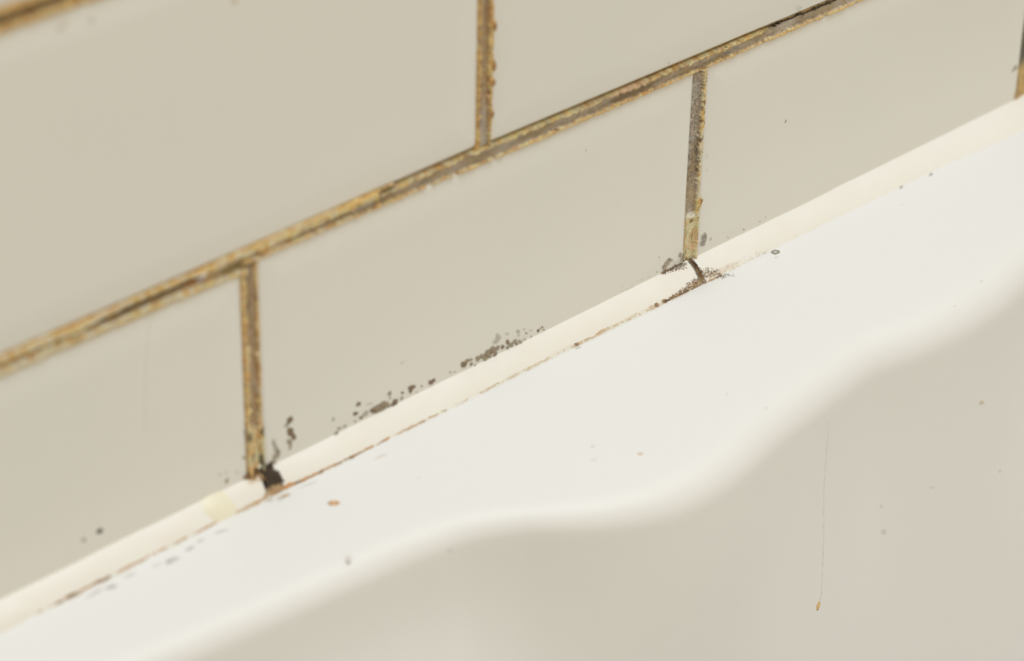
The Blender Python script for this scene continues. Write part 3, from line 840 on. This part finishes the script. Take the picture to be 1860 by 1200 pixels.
halo = np.exp(-(dd / (W0 * 1.7)) ** 2) * .35 * sstep(.3, .6, fbm(X / 9, T / 2, 19, 2))
al = np.clip(np.maximum(core * A0 * 1.15, halo * A0), 0, .96)
al = al * sstep(1.5, 1.1, np.abs(T))
PEACH = alb(240, 204, 164); RUST = alb(188, 132, 72); UMBER = alb(124, 88, 48)
cc = mixc(PEACH, RUST, np.clip(core * (D0 + .35 * (fbm(X / 1.5, T / .6, 23, 2) - .5)) * 1.2, 0, 1))
cc = mixc(cc, UMBER, np.clip(core * (D0 - .45) * 1.6 * sstep(.45, .65, fbm(X / 2.2, T / .7, 29, 3)), 0, 1))
for x_, r_ in ((-58.6, 1.9), (-49.6, 2.3), (-62, 1.0), (25.5, 1.3), (16, 1.1), (104, .9), (134, 1.0), (137, 1.0)):
    kb = sstep(1.2, .5, np.sqrt(((X - x_) / r_) ** 2 + ((T - wob - .2) / .8) ** 2)); al = np.maximum(al, kb * .85); cc = mixc(cc, UMBER, kb * .8)
hgt = 0.03 + 0.22 * core * lv
# the line climbs from the rim onto the bead: T < 0 lies on the rim, T > 0 on the bead
ly = leg_y(X)
Y = np.where(T < 0, -ly + T, -ly + T * .72); Z = np.where(T < 0, RIM + hgt, RIM + T * .78 + hgt + .10)
cols = np.concatenate([cc, al[..., None]], -1).reshape(-1, 4)
gl = mesh_obj('grime_line', np.stack([X, Y, Z], -1).reshape(-1, 3), grid_faces(len(xs), len(t)), M_GRIME, None, cols)
tag(gl, 'thin broken rust-brown grime line along the lower edge of the sealant', 'grime')

# ------------------------------------------------------------------ mould and marks
CL = {'dk': alb(130, 106, 76), 'mid': alb(156, 139, 108), 'gr': alb(158, 150, 130), 'blk': alb(70, 58, 40), 'gold': alb(206, 168, 114)}
def surf(pl, u, w, off):
    if pl == 'W': return (u, 0.05 - off if abs(w) < 70 else -off, w)
    if pl == 'R': return (u, w, RIM + off)
    if pl == 'B':
        ly_ = float(leg_y(u)); lz_ = float(leg_z(u))
        q = (RIM + lz_ - w) / lz_
        if q <= -.05: return (u, -off, w)
        return tuple(bead_pt(u, min(q, 1.0), 1.0, off))
    return (u, basin_y(u, w) - off, w)
_ms = [0]
def mark(name, spec, parent):
    pl, cu, cv, au, av, bu, bv, col, alpha = spec
    _ms[0] += 1
    rnd = random.Random(_ms[0] * 7 + 1)
    n = 22
    ph = [rnd.uniform(0, 6.28) for _ in range(4)]
    am = [rnd.uniform(.08, .22), rnd.uniform(.05, .16), rnd.uniform(.04, .12), rnd.uniform(.02, .10)]
    soft = alpha < .5
    rings = [(.35, 1.0, 1.0), (.65, .9, .95 if not soft else .8), (.88, .55, .8 if not soft else .45), (1.08, .1, 0.0)]
    V = [surf(pl, cu, cv, .16 if not soft else .07)]; base = CL[col]
    C_ = [(*base, alpha)]
    for rr, hh, aa in rings:
        for i in range(n):
            a = 2 * math.pi * i / n
            w = rr * (1 + rr * sum(am[k] * math.sin((k + 2) * a + ph[k]) for k in range(4)))
            u = cu + w * (au * math.cos(a) + bu * math.sin(a)); q = cv + w * (av * math.cos(a) + bv * math.sin(a))
            V.append(surf(pl, u, q, (.16 if not soft else .07) * hh + .035))
            s = rnd.uniform(.55, 1.3) if not soft else 1.0
            C_.append((*(base * s), alpha * aa * (rnd.uniform(.75, 1.05) if not soft else 1)))
    F = [(0, 1 + i, 1 + (i + 1) % n) for i in range(n)]
    for k in range(3):
        for i in range(n):
            j = (i + 1) % n
            F.append((1 + k * n + i, 1 + (k + 1) * n + i, 1 + (k + 1) * n + j, 1 + k * n + j))
    return mesh_obj(name, V, F, M_MOULD, parent, np.clip(C_, 0, 1))

def grains(name, paths, parent, seed, cols):
    """tiny mould grains along paths: (path, half-width at start, at end, how many, size)"""
    rnd = random.Random(seed)
    V = []; F = []; C_ = []
    for pl, pts, w0, w1, num, size in paths:
        L = np.array(pts)
        seg = np.linalg.norm(np.diff(L, axis=0), axis=1); cum = np.concatenate([[0], np.cumsum(seg)])
        for _ in range(num):
            t = rnd.random() ** .8
            x = np.interp(t * cum[-1], cum, L[:, 0]); y = np.interp(t * cum[-1], cum, L[:, 1])
            w = w0 + (w1 - w0) * t
            a = rnd.uniform(0, 6.28); r_ = w * rnd.random() ** .6
            px, py, pz = surf(pl, x + r_ * math.cos(a) * 1.2, y + r_ * math.sin(a), .10)
            s = size * rnd.uniform(.5, 1.3)
            b0 = len(V)
            for dx, dy, dz in ((1, 0, 0), (-1, 0, 0), (0, 1, 0), (0, -1, 0), (0, 0, 1), (0, 0, -1)):
                V.append((px + dx * s * rnd.uniform(.7, 1.4), py + dy * s * rnd.uniform(.7, 1.2), pz + dz * s * rnd.uniform(.6, 1.0)))
            for f3 in ((0, 2, 4), (2, 1, 4), (1, 3, 4), (3, 0, 4), (2, 0, 5), (1, 2, 5), (3, 1, 5), (0, 3, 5)):
                F.append(tuple(b0 + q for q in f3))
            c_ = cols[min(int(rnd.random() * len(cols)), len(cols) - 1)] * rnd.uniform(.5, 1.2)
            C_ += [(*np.clip(c_, 0, 1), 1.0)] * 6
    return mesh_obj(name, V, F, M_MOULD, parent, C_)

def patch(name, key, label, cat, part='mould_spot', group=None):
    root = empty(name, (0, 0, 0))
    tag(root, label, cat, group)
    for s in MARKS[key]:
        mark(part, s, root)
    return root
G = 'mould growths above the sealant'
patch('mould_patch', 'blotch_a', 'two dark brown mould blotches standing clear of the sealant beside the blackened joint', 'mould', group=G)
patch('mould_patch', 'blotch_b', 'faint grey-brown mould smudge rising straight above the black sealant gap', 'mould', group=G)
patch('mould_patch', 'row_left', 'scattered round brown mould spots along the foot of the middle tile', 'mould', group=G)
patch('mould_patch', 'row_right', 'dense chain of olive-brown mould spots along the foot of the middle tile', 'mould', group=G)
patch('mould_patch', 'left_specks', 'pale grey mould specks on both sides of the blackened joint foot', 'mould', group=G)
patch('mould_patch', 'dots', 'pair of lone dark dots on the nearest lower tile', 'mould', group=G)
patch('mould_patch', 'grey_r', 'small grey mould smudge on the tile beyond the sharp joint', 'mould', group=G)
patch('mould_patch', 'grey_l', 'feathery grey-brown mould smudges before the foot of the sharp joint', 'mould', group=G)
for s in MARKS['ticks']: mark('glaze_stain', s, wall)
for s in MARKS['rim_smudge']: mark('rim_stain', s, tub)
for s in MARKS['basin_specks']: mark('basin_stain', s, tub)

# black plug in the first gap of the bead
pg = empty('mould_plug', (0, 0, 0))
tag(pg, 'thick black mould plug filling the first gap in the sealant', 'mould')
def lump(name, pl, cu, cv, ru, rw, hgt, seed, col, parent, rag=.35, alpha_edge=.0, n=40, rings=9):
    V = [surf(pl, cu, cv, hgt)]; C_ = [(*col, 1)]
    for k in range(1, rings + 1):
        rr = k / rings
        for i in range(n):
            a = 2 * math.pi * i / n
            w = rr * (1 + rag * rr * (2 * float(fbm(math.cos(a) * 2 + 5, math.sin(a) * 2 + 5, seed, 3)) - 1) * 1.6)
            u = cu + ru * w * math.cos(a); q = cv + rw * w * math.sin(a)
            nn = float(fbm(u * 2.2, q * 2.2, seed + 3, 3))
            V.append(surf(pl, u, q, hgt * (1 - rr ** 2) * (.6 + .8 * nn) + .06))
            s = .7 + .6 * nn
            C_.append((*np.clip(col * s * (1 + 1.2 * rr ** 3), 0, 1), 1.0 if rr < .8 else max(alpha_edge, (1 - rr) / .2)))
    F = [(0, 1 + i, 1 + (i + 1) % n) for i in range(n)]
    for k in range(rings - 1):
        for i in range(n):
            j = (i + 1) % n
            F.append((1 + k * n + i, 1 + (k + 1) * n + i, 1 + (k + 1) * n + j, 1 + k * n + j))
    return mesh_obj(name, V, F, M_MOULD, parent, np.clip(C_, 0, 1))
BLK = alb(56, 44, 28)
lump('mould_core', 'B', 2.1, -60.9, 2.0, 2.9, .35, 3, BLK, pg, .5)
lump('mould_core', 'B', 3.3, -62.2, 2.0, 1.5, .3, 9, BLK, pg, .4)
lump('mould_fringe', 'B', -1.6, -59.6, 2.3, 1.1, .2, 14, alb(120, 92, 54), pg, .5)
mark('mould_stain', ('B', 2.0, -63.7, 3.4, 0.0, 0.3, .9, 'gold', .6), pg)
mark('mould_stain', ('B', -1.0, -60.4, 3.0, 0.0, 0.3, 1.3, 'gold', .35), pg)
lump('mould_core', 'B', 3.9, -59.6, 1.0, .9, .2, 31, BLK, pg, .5)
lump('mould_core', 'B', 4.6, -62.9, 1.0, .7, .2, 33, BLK, pg, .5)
tag(grains('mould_grain', [('B', [(-3.5, -59.3), (0, -59.4), (2, -60)], 1.0, 1.2, 60, .2), ('B', [(2.2, -59.5), (3, -63.5)], 1.4, 1.9, 90, .2)], pg, 4, [BLK, alb(110, 84, 48), alb(150, 112, 64)]), kind='stuff')

# granular growth round the second gap
gg = empty('mould_crust', (0, 0, 0))
tag(gg, 'grainy brown forked mould crust at the foot of the sharp joint', 'mould')
lump('mould_core', 'B', 152.8, -60.9, .75, 1.25, .12, 21, alb(52, 36, 20), gg, .5)
lump('mould_core', 'B', 152.6, -62.8, .5, 1.1, .1, 22, alb(104, 74, 40), gg, .5)
Pp = lambda k, w0, w1, num, size: (PATHS[k][0], PATHS[k][1], w0, w1, num, size)
tag(grains('mould_grain', [Pp('g_tail', .28, 1.3, 720, .13), Pp('g_left', .4, 1.0, 300, .13), Pp('g_fan', .9, 1.3, 360, .13), Pp('g_fan2', 1.0, .9, 240, .125), Pp('g_crack', .7, 1.1, 200, .125)],
          gg, 8, [alb(132, 102, 62), alb(156, 124, 80), alb(96, 74, 46), alb(186, 148, 98)]), kind='stuff')
tag(grains('mould_grain', [Pp('g_crack', .4, .6, 240, .14)], gg, 18, [alb(70, 50, 30), alb(112, 82, 48), alb(150, 114, 70)]), kind='stuff')
tag(grains('mould_speck', [Pp('g_far', .7, .9, 40, .13), Pp('g_sparse', .9, .8, 60, .10), ('W', [(120, -59), (150, -58.5)], .8, 1.2, 26, .11)],
          gg, 12, [alb(150, 138, 116), alb(128, 112, 86)]), kind='stuff')
for s in (('B', 149.5, -64.1, 3.6, -.1, .3, .8, 'gold', .45), ('R', 155.2, -5.6, 2.8, .1, .2, 1.1, 'gold', .4), ('B', 160, -63.9, 8, -.1, 0, .6, 'gold', .14)):
    mark('mould_stain', s, gg)

# ------------------------------------------------------------------ crumbs, ring speck, drip
def crumb(name, spec, hgt, col, label, cat, parent=None):
    pl, cu, cv, au, av, bu, bv = spec[:7]
    n = 14; V = []; C_ = []
    rnd = random.Random(cu)
    for k, (rr, hh) in enumerate(((1.0, 0.02), (1.05, .35), (.8, .8), (.4, 1.0))):
        for i in range(n):
            a = 2 * math.pi * i / n; w = rr * (1 + rnd.uniform(-.14, .14))
            V.append(surf(pl, cu + w * (au * math.cos(a) + bu * math.sin(a)), cv + w * (av * math.cos(a) + bv * math.sin(a)), hgt * hh * rnd.uniform(.85, 1.1)))
            C_.append((*np.clip(col * rnd.uniform(.7, 1.15), 0, 1), 1))
    V.append(surf(pl, cu, cv, hgt)); C_.append((*np.clip(col, 0, 1), 1))
    F = []
    for k in range(3):
        for i in range(n):
            j = (i + 1) % n; F.append((k * n + i, k * n + j, (k + 1) * n + j, (k + 1) * n + i))
    F += [(3 * n + i, 3 * n + (i + 1) % n, 4 * n) for i in range(n)]
    F.append(tuple(range(n))[::-1])
    o = mesh_obj(name, V, F, M_CRUMB, parent, C_)
    if label: tag(o, label, cat)
    return o
crumb('grout_crumb', CRUMBS['c1'], .5, alb(206, 164, 112), 'oblong tan grout crumb lying on the white rim near the blackened joint', 'crumb')
crumb('grout_crumb', CRUMBS['c2'], .3, alb(226, 206, 184), 'tiny pale pinkish crumb near the curved inner edge of the rim', 'crumb')
crumb('rust_fleck', CRUMBS['c3'], .10, alb(222, 178, 116), None, None, tub)['label'] = 'orange-brown fleck at the end of a drip'

pl, pts = PATHS['ring']
V = []; nseg = 40; nt_ = 8
L = np.array(pts[:-1]); cx, cy = L.mean(0)
for i in range(nseg):
    t = i / nseg * (len(pts) - 1)
    x = np.interp(t, range(len(pts)), [p[0] for p in pts]); y = np.interp(t, range(len(pts)), [p[1] for p in pts])
    rad = .19 + .05 * math.sin(i * .9)
    dx, dy = x - cx, y - cy; dl_ = math.hypot(dx, dy); dx /= dl_; dy /= dl_
    for j in range(nt_):
        a = 2 * math.pi * j / nt_
        V.append((x + dx * rad * math.cos(a), y + dy * rad * math.cos(a), RIM + .06 + rad * .8 * math.sin(a)))
F = [(i * nt_ + j, ((i + 1) % nseg) * nt_ + j, ((i + 1) % nseg) * nt_ + (j + 1) % nt_, i * nt_ + (j + 1) % nt_) for i in range(nseg) for j in range(nt_)]
nr = len(V)
V.append((cx, cy, RIM + .10))
F += [(i * nt_ + 4, ((i + 1) % nseg) * nt_ + 4, nr) for i in range(nseg)]
o = mesh_obj('ring_speck', V, F, M_CRUMB, None, [(*alb(150, 142, 116), 1)] * nr + [(*alb(236, 228, 204), 1)])
tag(o, 'small grey-green ring of residue on the rim just below the sealant', 'residue')

pl, pts = PATHS['drip']
n = 90; V = []; C_ = []
rnd = random.Random(3)
for i in range(n):
    t = i / (n - 1) * (len(pts) - 1)
    x = np.interp(t, range(len(pts)), [p[0] for p in pts]); z = np.interp(t, range(len(pts)), [p[1] for p in pts])
    z = min(z, -76 - i * .1)
    w = .45 + .15 * math.sin(i * .35)
    for dx, hh in ((-w, .02), (0, .10), (w, .02)):
        V.append((x + dx, basin_y(x + dx, z) - hh - .02, z)); C_.append((*alb(190, 176, 144), .0 if dx else .04 * min(1, i / 12) + .22 * rnd.random() * (.4 + .6 * i / n) * min(1, i / 12)))
o = mesh_obj('drip_stain', V, grid_faces(n, 3, True), M_GRIME, tub, C_)
o['label'] = 'thin dried drip running down the basin wall'
